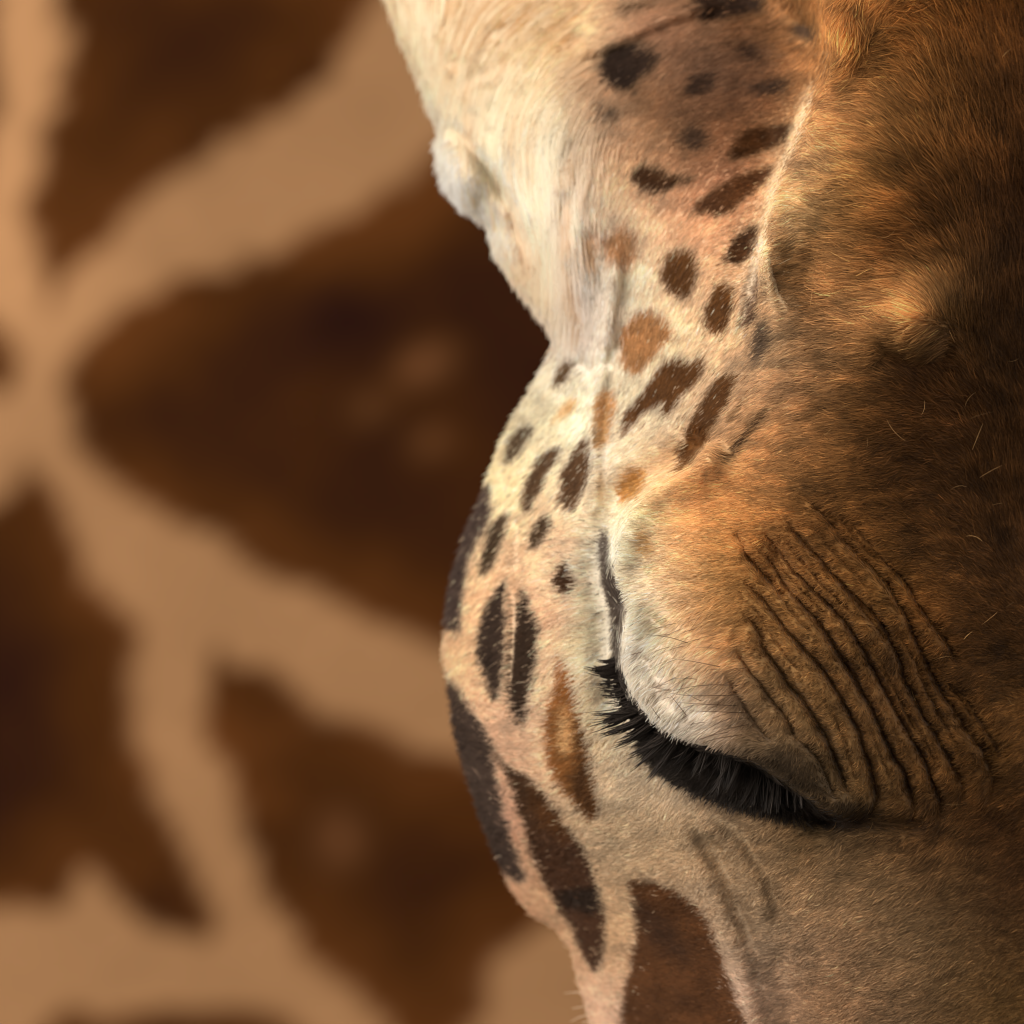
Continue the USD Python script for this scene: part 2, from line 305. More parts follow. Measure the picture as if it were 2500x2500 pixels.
BC[nose] = BC[nose] * np.array([1.06, 1.2, 1.4])
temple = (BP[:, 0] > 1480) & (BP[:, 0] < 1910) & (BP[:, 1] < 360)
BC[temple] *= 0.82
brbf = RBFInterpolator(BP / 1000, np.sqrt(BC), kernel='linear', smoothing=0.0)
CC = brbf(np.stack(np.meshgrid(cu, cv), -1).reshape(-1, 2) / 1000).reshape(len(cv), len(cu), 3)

DK, BR, BR2, TN, GR, BLK = (58, 40, 31), (110, 68, 34), (80, 48, 26), (180, 132, 90), (94, 74, 60), (34, 29, 27)
PATCHES = [  # (outline, colour, softness, strength)
    (Q3([(345, 220), (370, 170), (410, 150), (520, 155), (595, 185), (560, 230), (510, 290), (460, 330), (400, 310), (360, 300)]), DK, 12, 1),
    (Q3([(315, 370), (370, 375), (415, 405), (415, 445), (370, 435), (340, 400)]), DK, 14, .7),
    (Q3([(415, 0), (600, -20), (520, 20), (470, 28), (425, 16)]), BR2, 10, .9),
    (Q3([(445, 640), (500, 600), (560, 620), (620, 650), (715, 660), (640, 690), (570, 715), (510, 715), (480, 680)]), BR2, 11, 1),
    (Q3([(335, 910), (370, 850), (430, 835), (485, 885), (485, 960), (430, 1005), (370, 970)]), TN, 18, .9),
    (A_([(1280, 1300), (1340, 1290), (1350, 1400), (1320, 1520), (1280, 1450)]), TN, 16, .5),
    (A_([(1190, 880), (1220, 870), (1250, 890), (1240, 920), (1200, 910)]), TN, 10, .8),
    (A_([(640, 610), (665, 600), (665, 640), (640, 650)]), GR, 6, .8), (A_([(790, 910), (810, 910), (805, 945), (790, 940)]), GR, 5, .8), (A_([(430, 100), (460, 110), (490, 170), (460, 170)]), (150, 130, 90), 8, .8),
    (Q3([(565, 1020), (590, 940), (640, 922), (690, 930), (720, 1010), (700, 1080), (650, 1122), (615, 1080), (558, 1050)]), BR, 10, 1),
    (Q3([(408, 1230), (450, 1180), (520, 1148), (570, 1180), (622, 1235), (570, 1300), (530, 1345), (480, 1400), (430, 1370), (408, 1290)]), TN, 9, 1),
    (Q3([(740, 1150), (770, 1080), (800, 1062), (852, 1085), (842, 1150), (812, 1245), (770, 1240), (728, 1200)]), BR, 8, 1),
    (Q3([(820, 950), (850, 890), (915, 836), (938, 850), (922, 920), (890, 985), (840, 1002), (806, 980)]), BR2, 8, 1),
    (Q3([(860, 1180), (880, 1060), (903, 985), (925, 1000), (932, 1100), (928, 1220), (880, 1222)]), (110, 80, 62), 7, 1),
    (Q3([(920, 1300), (930, 1210), (970, 1195), (1000, 1250), (985, 1310), (930, 1385), (914, 1350)]), GR, 10, .9),
    (Q3([(422, 1625), (428, 1560), (480, 1490), (540, 1400), (600, 1338), (640, 1326), (680, 1360), (710, 1328), (748, 1348), (722, 1420), (660, 1470), (620, 1535), (590, 1555), (570, 1500), (520, 1530), (470, 1585), (440, 1635)]), BR, 8, 1),
    (Q3([(638, 1740), (650, 1660), (690, 1570), (740, 1480), (800, 1410), (840, 1388), (857, 1420), (842, 1490), (802, 1560), (760, 1622), (722, 1695), (672, 1765), (640, 1775)]), BR, 8, 1),
    (Q3([(795, 1745), (830, 1690), (880, 1630), (940, 1570), (990, 1518), (1003, 1530), (952, 1602), (892, 1664), (842, 1726), (785, 1768)]), BR2, 8, .95),
    (Q3([(838, 1562), (880, 1490), (908, 1493), (882, 1545), (850, 1585)]), BR, 9, .7),
    (Q3([(408, 1875), (430, 1800), (480, 1756), (525, 1790), (502, 1842), (450, 1885), (420, 1895)]), (196, 146, 88), 9, 1),
    (Q3([(815, 615), (840, 570), (860, 510), (900, 480), (1000, 468), (1075, 462), (1040, 535), (960, 572), (880, 594)]), BR2, 10, 1),
    (Q3([(688, 775), (720, 738), (800, 688), (880, 648), (995, 615), (985, 655), (930, 712), (860, 772), (800, 814), (740, 792), (700, 804)]), (96, 58, 34), 9, 1),
    (Q3([(635, 500), (680, 460), (740, 478), (765, 500), (742, 555), (700, 574), (655, 545)]), DK, 15, .85),
    (Q3([(668, 340), (690, 290), (720, 258), (780, 268), (792, 312), (750, 352), (700, 344)]), DK, 12, .95),
    (Q3([(908, 322), (960, 300), (1030, 283), (1063, 300), (1042, 332), (960, 354), (918, 342)]), DK, 12, .9),
    (Q3([(855, 165), (900, 138), (965, 190), (952, 214), (890, 204)]), DK, 13, .9),
    (Q3([(1055, 100), (1100, 58), (1150, 55), (1168, 145), (1110, 154), (1058, 132)]), DK, 12, .9),
    (Q3([(700, 15), (740, -30), (970, -30), (955, 40), (880, 57), (800, 62), (740, 42)]), DK, 12, 1),
    (Q3([(530, 400), (600, 350), (700, 380), (720, 440), (640, 450), (560, 440)]), (140, 100, 76), 30, .5), (Q3([(770, 420), (810, 425), (805, 445), (775, 440)]), DK, 10, .6),
    # cheek
    (C_([(858, 565), (870, 500), (910, 408), (950, 398), (982, 440), (942, 512), (892, 562)]), (110, 78, 50), 8, 1),
    (C_([(845, 795), (890, 720), (940, 650), (1012, 638), (992, 702), (952, 742), (880, 772)]), (206, 170, 120), 9, .9),
    (C_([(572, 1025), (600, 900), (640, 828), (712, 786), (744, 810), (712, 882), (662, 972), (602, 1045)]), (94, 70, 50), 7, 1),
    (C_([(672, 1340), (680, 1200), (720, 1080), (770, 980), (850, 942), (915, 926), (882, 1002), (822, 1082), (772, 1202), (722, 1302)]), (98, 68, 46), 7, 1),
    (C_([(900, 1250), (898, 1130), (940, 1050), (980, 950), (1040, 866), (1064, 900), (1078, 1000), (1062, 1122), (1022, 1222), (982, 1316), (930, 1316)]), (106, 72, 48), 7, 1),
    (C_([(1098, 905), (1108, 700), (1130, 608), (1222, 588), (1234, 680), (1202, 832), (1152, 935), (1110, 955)]), (206, 160, 112), 8, 1),
    (C_([(1088, 840), (1105, 760), (1125, 820), (1120, 930), (1095, 930)]), (130, 100, 70), 8, .7),
    (C_([(706, 1535), (730, 1440), (770, 1358), (832, 1336), (855, 1380), (832, 1452), (782, 1524), (730, 1556)]), (90, 64, 44), 8, 1),
    (C_([(414, 1685), (450, 1560), (480, 1420), (520, 1358), (606, 1324), (592, 1402), (552, 1522), (502, 1642), (440, 1696)]), (86, 64, 46), 7, 1),
    (C_([(120, 2000), (170, 1850), (215, 1700), (280, 1500), (360, 1300), (455, 1135), (497, 1180), (492, 1330), (472, 1400), (402, 1500), (352, 1650), (324, 1800), (318, 1960), (300, 2060), (275, 2010)]), (88, 70, 62), 7, 1),
    (D_([(215, -20), (335, -20), (325, 120), (304, 280), (265, 262), (215, 150), (150, 60)]), (88, 70, 62), 7, 1),
    (C_([(866, 1725), (900, 1650), (940, 1604), (992, 1660), (1004, 1740), (982, 1802), (940, 1858), (900, 1800)]), BR2, 9, 1),
    (C_([(1345, 1470), (1380, 1434), (1430, 1500), (1455, 1560), (1400, 1604)]), (206, 156, 92), 16, .8),
    (D_([(405, 430), (416, 330), (458, 200), (540, 76), (582, 14), (592, 120), (578, 300), (572, 480), (548, 700), (520, 770), (480, 692), (440, 562)]), (70, 52, 42), 6, 1),
    (D_([(618, 330), (650, 170), (680, 50), (722, 180), (796, 340), (764, 480), (742, 622), (712, 782), (690, 910), (640, 832), (598, 700), (608, 500)]), (66, 46, 34), 6, 1),
    (D_([(825, 1050), (828, 850), (858, 720), (890, 620), (880, 450), (960, 560), (1000, 680), (1034, 820), (1064, 1000), (1084, 1150), (1124, 1290), (1134, 1405), (1090, 1460), (1020, 1384), (930, 1274), (856, 1150)]), (160, 104, 58), 8, 1),
    (D_([(912, 1020), (915, 850), (940, 740), (985, 850), (985, 1000), (950, 1080)]), (228, 188, 136), 16, .9),
    (D_([(1000, 850), (1034, 880), (1064, 1020), (1084, 1150), (1124, 1290), (1130, 1400), (1085, 1450), (1020, 1370), (950, 1230), (1000, 1150), (1010, 1000)]), BR2, 20, .85),
    (D_([(180, 590), (300, 632), (334, 740), (404, 850), (494, 975), (514, 1150), (564, 1350), (604, 1520), (654, 1680), (706, 1805), (670, 1840), (560, 1760), (440, 1640), (340, 1450), (270, 1250), (220, 1050), (190, 800)]), (80, 62, 52), 6, 1),
    (G_([(330, -260), (400, -180), (520, -60), (640, -20), (760, 130), (860, 260), (960, 418), (1040, 516), (1104, 616), (1114, 720), (1164, 840), (1206, 960), (1236, 1050), (1216, 1250), (1206, 1400), (1204, 1510), (1160, 1545), (1085, 1455), (1030, 1330), (960, 1150), (870, 1030), (795, 900), (715, 780), (655, 600), (585, 350), (535, 150), (450, -60), (380, -160)]), (84, 54, 34), 6, 1),
    (G_([(640, 30), (760, 150), (880, 300), (980, 450), (900, 480), (760, 350), (660, 200)]), (112, 66, 28), 24, .6),
    (G_([(820, 900), (980, 860), (1150, 840), (1200, 960), (1210, 1040), (1080, 1060), (920, 1030)]), (40, 30, 22), 14, .85),
    (Q4([(440, 1372), (560, 1396), (680, 1456), (745, 1540), (785, 1650), (835, 1780), (900, 1960), (950, 2150), (430, 2150), (416, 1932), (430, 1800), (472, 1650), (484, 1520), (452, 1430)]), (104, 66, 36), 10, 1),
    (Q4([(480, 1450), (560, 1500), (640, 1580), (700, 1700), (640, 1700), (540, 1640), (480, 1560)]), (70, 46, 30), 24, .7),
    # dark rims of the lid
    (C_([(1108, 1500), (1160, 1408), (1184, 1470), (1174, 1560), (1194, 1680), (1254, 1790), (1290, 1950), (1200, 1950), (1150, 1822), (1118, 1700), (1106, 1600)]), (84, 70, 62), 9, .95),
    (D_([(1115, -10), (1200, -10), (1262, 120), (1272, 250), (1250, 330), (1248, 480), (1235, 560), (1200, 560), (1190, 420), (1180, 280), (1150, 120)]), (76, 64, 56), 10, .95),
    # base of the lashes and the dark lower lid running to the corner of the eye, then painted shade
    (D_([(1222, 560), (1245, 540), (1264, 590), (1300, 690), (1360, 768), (1430, 845), (1500, 905), (1600, 965), (1720, 1010), (1850, 1040), (1980, 1090), (2120, 1170), (2250, 1260), (2400, 1360), (2560, 1430), (2700, 1470), (2600, 1510), (2400, 1490), (2200, 1420), (2000, 1350), (1830, 1290), (1700, 1240), (1560, 1170), (1450, 1080), (1370, 945), (1310, 820), (1262, 700), (1228, 600)]), BLK, 9, 1),
    (F_([(100, 1080), (300, 1000), (500, 1020), (720, 1100), (880, 1280), (960, 1440), (700, 1440), (450, 1300)]), (54, 40, 28), 60, .8),  # soft shade above the lashes, put into the coat colour
    (F_([(560, 1300), (760, 1380), (900, 1400), (1010, 1360), (1080, 1420), (1060, 1500), (900, 1540), (700, 1500), (560, 1440)]), (44, 30, 20), 34, .85),  # deep shade of the eye corner, painted dark
    (F_([(880, 1400), (1100, 1420), (1300, 1430), (1520, 1460), (1320, 1530), (1000, 1545), (880, 1500)]), (50, 33, 20), 30, .75),  # painted shade carried on along the crease
    # forehead markings, with the painted shadow of the tuft among them
    (B_([(500, 1380), (560, 1360), (640, 1480), (720, 1400), (800, 1380), (860, 1420), (780, 1560), (740, 1700), (760, 1840), (600, 1760), (500, 1700), (460, 1560)]), (124, 82, 46), 26, .75),
    (B_([(1500, 960), (1350, 1100), (1100, 1100), (1050, 1060), (1250, 1020)]), (70, 40, 18), 36, .7),
    (E_([(1150, 400), (1400, 420), (1550, 460), (1600, 560), (1400, 540), (1180, 500)]), (70, 40, 18), 40, .7),  # shadow below the tuft, painted
    (E_([(700, 680), (860, 660), (960, 700), (860, 760), (760, 740)]), (92, 58, 30), 40, .5),
    (F_([(1080, 440), (1150, 480), (1180, 560), (1120, 560)]), (56, 36, 20), 20, .6), (F_([(1360, 620), (1480, 640), (1500, 740), (1420, 720)]), (52, 32, 16), 20, .7), (F_([(1540, 650), (1640, 690), (1620, 740), (1550, 720)]), (48, 30, 16), 16, .7),
    (F_([(1460, 1030), (1510, 1040), (1510, 1090), (1460, 1090)]), (40, 26, 14), 14, .8),
]
PATCHES = [(rounded(p), lin(*c), s, k) for p, c, s, k in PATCHES]

VEINS_AND_RIM = [([(1990, 180), (1962, 270), (1925, 370), (1892, 450), (1868, 540), (1866, 600), (1878, 670), (1900, 730), (1940, 790)], 11, (240, 212, 172)), ([(1866, 560), (1845, 640), (1822, 740), (1800, 830)], 10, (228, 206, 176))]  # pale veins, plus the bright lit rim of the forehead edge, painted on
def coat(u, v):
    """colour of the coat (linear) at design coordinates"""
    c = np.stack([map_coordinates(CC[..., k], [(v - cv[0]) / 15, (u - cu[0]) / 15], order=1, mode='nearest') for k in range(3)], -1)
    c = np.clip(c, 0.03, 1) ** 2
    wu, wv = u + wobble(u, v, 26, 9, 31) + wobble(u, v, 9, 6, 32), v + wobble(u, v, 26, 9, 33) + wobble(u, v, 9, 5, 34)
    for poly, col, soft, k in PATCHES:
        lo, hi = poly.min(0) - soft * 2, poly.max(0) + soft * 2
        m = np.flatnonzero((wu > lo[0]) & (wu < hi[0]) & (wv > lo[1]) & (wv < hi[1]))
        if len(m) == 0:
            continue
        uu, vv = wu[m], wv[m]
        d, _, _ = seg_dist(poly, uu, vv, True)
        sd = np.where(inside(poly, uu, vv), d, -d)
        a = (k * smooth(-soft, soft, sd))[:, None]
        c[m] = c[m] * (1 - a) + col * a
    for st in STRANDS:          # tan shade between the ear strands, painted into the coat
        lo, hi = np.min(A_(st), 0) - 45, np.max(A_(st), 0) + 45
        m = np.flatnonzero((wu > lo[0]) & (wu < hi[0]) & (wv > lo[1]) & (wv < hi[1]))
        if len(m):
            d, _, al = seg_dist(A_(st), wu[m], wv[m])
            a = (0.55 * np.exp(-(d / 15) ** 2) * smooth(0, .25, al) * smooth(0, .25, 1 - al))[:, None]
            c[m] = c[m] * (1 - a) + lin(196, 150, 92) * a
    for line, wdt, col in VEINS_AND_RIM + [(EAR_FOLD, 17, (190, 146, 92))]:  # the ear fold entry tints its groove tan, as painted shadow
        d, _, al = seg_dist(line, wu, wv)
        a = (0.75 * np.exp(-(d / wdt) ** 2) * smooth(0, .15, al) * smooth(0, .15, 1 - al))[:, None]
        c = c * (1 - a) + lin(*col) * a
    # mottled hair
    q = np.stack([u / 70, v / 70, np.zeros_like(u)], -1)
    n = meshkit.fbm(q, 4, 51)[:, None] - 0.5
    f = smooth(1700, 2150, u)[:, None]
    c[:, 1] *= 1 + 0.09 * smooth(0.6, 0.08, c.mean(1)) * smooth(.5, .8, 1 - c.min(1) / c.max(1)) * smooth(2150, 1900, v)
    n = n + 0.5 * (meshkit.fbm(np.stack([u / 30, v / 12, 0 * u], -1), 2, 52)[:, None] - 0.5) * smooth(.3, .1, c.mean(1))[:, None]
    return np.clip(c * (1 + n * (0.4 + 0.6 * f * smooth(2300, 1950, v)[:, None])), 0.004, 0.86)

def prim_color(prim, name, c, how):
    UsdGeom.PrimvarsAPI(prim).CreatePrimvar(name, Sdf.ValueTypeNames.Color3fArray, how).Set(Vt.Vec3fArray.FromNumpy(np.ascontiguousarray(c, np.float32)))

def tag(p, label=None, cat=None, kind=None):
    for k, x in (('label', label), ('category', cat), ('kind', kind)):
        if x:
            p.SetCustomDataByKey(k, x)

skin = usdkit.material(stage, '/World/Looks/coat_skin', {
    'c': ('attribute', {'attribute': 'coat'}),
    'geo': ('geometry', {}),
    'n': ('noise_texture', {'scale': 900.0, 'detail': 3.0}),
    'b': ('bump', {'strength': 0.5, 'distance': 0.001}),
    'p': ('principled_bsdf', {'roughness': 0.9, 'specular_ior_level': 0.15, 'sheen_weight': 0.05})},
    [('c.color', 'p.base_color'), ('geo.position', 'n.vector'), ('n.fac', 'b.height'), ('b.normal', 'p.normal')], surface='p.BSDF')
hide = usdkit.material(stage, '/World/Looks/coat_far', {'c': ('attribute', {'attribute': 'coat'}), 'p': ('principled_bsdf', {'roughness': 1.0, 'specular_ior_level': 0.0})}, [('c.color', 'p.base_color')], surface='p.BSDF')
hair = usdkit.material(stage, '/World/Looks/coat_hair', {
    'c': ('attribute', {'attribute': 'coat'}),
    'p': ('principled_bsdf', {'roughness': 0.6, 'specular_ior_level': 0.22}),
    't': ('translucent_bsdf', {}),
    'm': ('mix_closure', {'fac': 0.42})},
    [('c.color', 'p.base_color'), ('c.color', 't.color'), ('p.BSDF', 'm.closure1'), ('t.BSDF', 'm.closure2')], surface='m.closure')

def curves(path, pts, widths, colors, material):
    """pts (n, k, 3), widths (n, k), one colour per hair"""
    n, k = pts.shape[:2]
    c = UsdGeom.BasisCurves.Define(stage, path)
    c.CreateTypeAttr('cubic'); c.CreateBasisAttr('catmullRom'); c.CreateWrapAttr('pinned')
    c.CreatePointsAttr(Vt.Vec3fArray.FromNumpy(np.ascontiguousarray(pts.reshape(-1, 3), np.float32)))
    c.CreateCurveVertexCountsAttr(Vt.IntArray.FromNumpy(np.full(n, k, np.int32)))
    c.CreateWidthsAttr(Vt.FloatArray.FromNumpy(np.ascontiguousarray(widths.reshape(-1), np.float32)))
    c.SetWidthsInterpolation('vertex')
    prim_color(c, 'coat', colors, 'uniform')
    UsdShade.MaterialBindingAPI.Apply(c.GetPrim()).Bind(material)
    return c.GetPrim()

g1 = UsdGeom.Xform.Define(stage, '/World/giraffe').GetPrim()
tag(g1, 'sharp foreground giraffe head, lowered, with closed eye, black lashes and wrinkled brown brow', 'giraffe')

# head mesh: rows from the top to the bottom, each row once round the head
rows = np.concatenate([np.arange(V0, -60, 20.0), np.arange(-60, 2560, 3.6), np.arange(2560, V1 + 1, 20.0)])
nE = 26
edge = EDGE * (1 - np.cos(np.linspace(0, np.pi / 2, nE, endpoint=False)))
nM, nX = 440, 40
NB = 60
V = rows[:, None]
Lr = left(rows)[:, None]
mid = np.linspace(0, 1, nM)[None] * (2570 - Lr - EDGE) + Lr + EDGE
ext = 2570 + (UR - 2570) * np.sin(np.linspace(0, np.pi / 2, nX + 1)[1:])[None] + 0 * Lr
U = np.hstack([Lr + edge[None], mid, ext])
VV = np.broadcast_to(V, U.shape)
H = relief(U.ravel(), VV.ravel()).reshape(U.shape)
front = world(U, VV, H)
t = np.linspace(0, 1, NB + 2)[1:-1]
ub = UR + (Lr - UR) * (0.5 - 0.5 * np.cos(np.pi * t))[None]
hb = H[:, -1:] + (H[:, :1] - H[:, -1:]) * t[None] - 1100 * np.sin(np.pi * t)[None]
back = world(ub, np.broadcast_to(V, ub.shape), hb)
P = np.concatenate([front, back], 1)
nr, nc = P.shape[:2]
idx = np.arange(nr * nc).reshape(nr, nc)
nx = np.roll(idx, -1, 1)
q = np.stack([idx[:-1], idx[1:], nx[1:], nx[:-1]], -1).reshape(-1, 4)
faces = np.vstack([q[:, [0, 1, 2]], q[:, [0, 2, 3]]])
verts = P.reshape(-1, 3)
cap0, cap1 = len(verts), len(verts) + 1
verts = np.vstack([verts, P[0].mean(0), P[-1].mean(0)])
faces = np.vstack([faces, np.stack([np.full(nc, cap0), idx[0], nx[0]], 1), np.stack([np.full(nc, cap1), nx[-1], idx[-1]], 1)])
colu = np.concatenate([U, ub], 1).ravel(); colv = np.broadcast_to(V, P.shape[:2]).ravel()
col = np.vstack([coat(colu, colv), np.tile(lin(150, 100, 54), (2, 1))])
tri = verts[faces]
if np.einsum('ij,ij->', tri[:, 0], np.cross(tri[:, 1], tri[:, 2])) < 0:
    faces = faces[:, ::-1]
head = usdkit.mesh(stage, '/World/giraffe/head', (verts, faces), skin, smooth=True)
prim_color(head, 'coat', col, 'vertex')

# ------------------------------------------------------------------ fur: direction in which the hair lies
FLOW = [(1000, 0, .3, .9), (1300, 60, -.8, .5), (1500, 40, -.9, .35), (1120, 220, -.3, .9), (1250, 400, .15, 1), (1120, 430, .1, 1), (1400, 700, .1, 1), (1330, 250, -.35, .9), (1450, 450, -.1, 1), (1550, 150, -.6, .6), (1700, 250, -.7, .5), (1900, 150, -.8, .3),
        (1700, 600, -.5, .8), (1550, 900, -.3, .9), (1350, 1000, -.7, .7), (1300, 1400, -1, .1), (1150, 1500, -1, .1), (1450, 1500, -1, .1), (1200, 1900, -1, .15), (1300, 2100, -.9, .35), (1500, 2200, -.9, .3), (1450, 2450, -.9, .3), (1500, 1900, -.8, .5),
        (1550, 1280, -1, -.1), (1750, 1350, -1, .05), (1600, 1550, -.7, .7), (1650, 1700, -.5, .85), (1800, 1600, -.9, .3), (2050, 80, -.3, .95), (2050, 300, -1, -.2), (2000, 500, -1, -.02), (2200, 300, -.85, -.45), (2420, 200, -.4, -.9), (2420, 700, -.4, -.9), (2250, 780, -1, -.12), (2250, 550, -.9, -.3),
        (2050, 750, -1, -.05), (1900, 950, -.95, .2), (2200, 1100, -.9, .1), (2450, 1200, -.5, -.8), (2000, 1500, -.9, .3), (2300, 1500, -.9, .1), (2000, 1900, -.8, .6), (2300, 1800, -.9, .3), (1900, 2080, -.7, .7), (2150, 2300, -.92, .36), (2400, 2300, -.8, .4), (1750, 2350, -.95, .2), (2450, 1900, -.7, .3)]
FP = np.array(FLOW, float)
frbf = RBFInterpolator(FP[:, :2] / 1000, FP[:, 2:] / np.linalg.norm(FP[:, 2:], axis=1, keepdims=True), kernel='linear')
FF = frbf(np.stack(np.meshgrid(cu, cv), -1).reshape(-1, 2) / 1000).reshape(len(cv), len(cu), 2)
LENGTH = [(1000, 0, 24), (1300, 60, 38), (1250, 350, 34), (1130, 430, 26), (1180, 540, 26), (1050, 250, 36), (1250, 620, 26), (1400, 700, 32), (1550, 200, 34), (1800, 200, 30), (1700, 600, 26), (1500, 900, 24), (1300, 1400, 26), (1200, 1900, 26), (1450, 2100, 20), (1500, 2450, 20), (1150, 1100, 20),
          (1550, 1300, 24), (1750, 1400, 22), (1900, 1550, 16), (1950, 1750, 14), (2100, 1650, 16), (2150, 1900, 14), (2000, 1350, 22), (1600, 1600, 40), (1700, 1750, 36), (2000, 500, 70), (1985, 230, 16), (1935, 350, 16), (1890, 470, 15), (1866, 570, 15), (1880, 690, 18), (1850, 680, 14), (2050, 100, 56), (2300, 300, 80), (2450, 500, 70), (2250, 780, 55), (2050, 800, 55), (2200, 1050, 40), (2400, 1200, 40), (1850, 1000, 36), (2300, 1600, 24), (2280, 1850, 18), (2400, 1900, 34), (2150, 2300, 26), (1800, 2300, 20), (2450, 2400, 28), (2050, 2150, 24)]
LP = np.array(LENGTH, float)
lrbf = RBFInterpolator(LP[:, :2] / 1000, LP[:, 2], kernel='linear')
LG = lrbf(np.stack(np.meshgrid(cu, cv), -1).reshape(-1, 2) / 1000).reshape(len(cv), len(cu))
def at_grid(G, u, v):
    return map_coordinates(G, [(v - cv[0]) / 15, (u - cu[0]) / 15], order=1, mode='nearest')

def lay_hair(u, v, length, dx, dy, lift, width, curl=0.0, taper=(1, .85, .3)):
    """hairs rooted on the head; length, width in design units; lift is the rise at the tip as a share of the length"""
    h = relief(u, v)
    root = world(u, v, h)
    n, du, dv = normal(u, v)
    tang = world(u + dx * 4, v + dy * 4, h) - root
    tang -= n * np.sum(tang * n, -1, keepdims=True)
    tang /= np.linalg.norm(tang, axis=-1, keepdims=True) + 1e-12
    side = np.cross(n, tang)
    k = len(taper)
    pts = []
    bend = (rng.standard_normal(len(u)) * curl)[:, None]
    for i in range(k):
        f = i / (k - 1)
        pts.append(root - n * (0.3 * S) + (tang * f + n * (lift[:, None] * f ** 0.7) + side * bend * f * f) * (length * S)[:, None])
    return np.stack(pts, 1), (width * S)[:, None] * np.array(taper)[None]

def scatter(n):
    v = rng.uniform(-60, 2560, n)
    u = left(v) + rng.uniform(0, 1, n) * (2580 - left(v))
    return u, v
NF = 300000
u, v = scatter(NF)
ve = rng.uniform(-60, 2560, 14000)
u = np.concatenate([u, left(ve) + rng.uniform(0, 1, len(ve)) ** 2 * 70]); v = np.concatenate([v, ve])
fx, fy = at_grid(FF[..., 0], u, v), at_grid(FF[..., 1], u, v)
ang = np.arctan2(fy, fx) + wobble(u, v, 34, 0.22 + 0.40 * smooth(1700, 2100, u), 61) + wobble(u, v, 120, 0.4, 62) + rng.standard_normal(len(u)) * 0.13
ln = np.clip(at_grid(LG, u, v), 11, 130) * rng.uniform(0.6, 1.25, len(u)) * (1 - 0.8 * map_coordinates(CM, [(v - gv[0]) / STEP, (u - gu[0]) / STEP], order=1, mode='nearest'))
odd = np.where(rng.random(len(u)) < 0.10, 26, 5)      # a few hairs of the neighbouring colour stray into every patch
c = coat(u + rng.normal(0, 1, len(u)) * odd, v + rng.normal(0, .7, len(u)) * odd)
dark = smooth(0.25, 0.05, c.mean(1))
gain = np.exp(1.1 * (meshkit.fbm(np.stack([u / 60, v / 22, 0 * u], -1), 3, 66) - 0.5) * (0.5 + 0.7 * smooth(1600, 2050, u) * smooth(2200, 1950, v) - 0.35 * smooth(900, 700, v) * smooth(1500, 1400, u)) + rng.standard_normal(len(u)) * (0.20 + 0.14 * smooth(1600, 2100, u)))
c = np.clip(c * gain[:, None], 0.003, 0.86)
lift = (0.045 + 0.09 * smooth(1650, 2150, u)) * (0.5 + rng.random(len(u)) + wobble(u, v, 40, 0.8, 63)) + 0.65 * rng.random(len(u)) ** 1.5 * smooth(40, 5, u - left(v))
lift = np.maximum(lift, rng.uniform(2.2, 5.0, len(u)) / ln)
w = rng.uniform(1.3, 2.3, len(u)) * np.where(ln > 70, 1.25, 1.0)
pts, wd = lay_hair(u, v, ln, np.cos(ang), np.sin(ang), lift, w, 0.12)
p = curves('/World/giraffe/fur', pts, wd, c, hair); tag(p, kind='stuff')

# long pale strands in the ear, each following the lie of the hair
n = 6000
v = rng.uniform(-250, 780, n); u = left(v) + 12 + rng.uniform(0, 1, n) * (1560 - left(v))
ok = (rng.random(n) > smooth(1360, 1540, u + 30 * np.sin(v / 70))) & ~((u < np.interp(v, [280, 325, 388, 452, 512, 590], [1095, 1118, 1165, 1212, 1250, 1278])) & (v > 270) & (v < 560))
u, v = u[ok], v[ok]; n = len(u)
L = np.minimum(rng.uniform(90, 260, n) * (1 - 0.7 * smooth(1300, 1500, u)), np.maximum(870 - v, 40)); kk = 9
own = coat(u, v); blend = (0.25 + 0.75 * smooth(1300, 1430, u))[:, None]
swing = wobble(u, v, 90, 0.5, 65)
pts = []
hue = rng.random(n)
for i_ in range(kk):
    f = i_ / (kk - 1)
    uc = np.maximum(u, left(v) + 3)
    nn = normal(uc, v, 6)[0]
    pts.append(world(uc, v, relief(uc, v)) + nn * (1.5 + 5 * np.sin(np.pi * min(f * 1.1, 1)) * hue)[:, None] * S)
    a = np.arctan2(at_grid(FF[..., 1], u, v), at_grid(FF[..., 0], u, v)) + swing
    u, v = u + np.cos(a) * L / (kk - 1), v + np.sin(a) * L / (kk - 1)
u0_, v0_ = u, v
tone = (meshkit.fbm(np.stack([u / 60, v / 260, 0 * u], -1), 3, 67) - 0.5) * 2.2 + rng.normal(0, .42, n)
top_ = smooth(330, 60, v)
ochre = np.clip(0.09 + 0.2 * top_ + tone * (0.35 + .35 * top_), 0, 1)[:, None]
cc_ = lin(248, 238, 214)[None] * (1 - ochre) + lin(204, 160, 104)[None] * ochre
p = curves('/World/giraffe/ear_hair', np.stack(pts, 1), rng.uniform(2.0, 4.6, n)[:, None] * S * np.array([.4, .8, 1, 1, 1, 1, .9, .7, .3])[None], np.clip(cc_ * (1 - blend) + own * blend, 0, .86), hair)
tag(p, 'long pale strands inside the ear', kind='stuff')

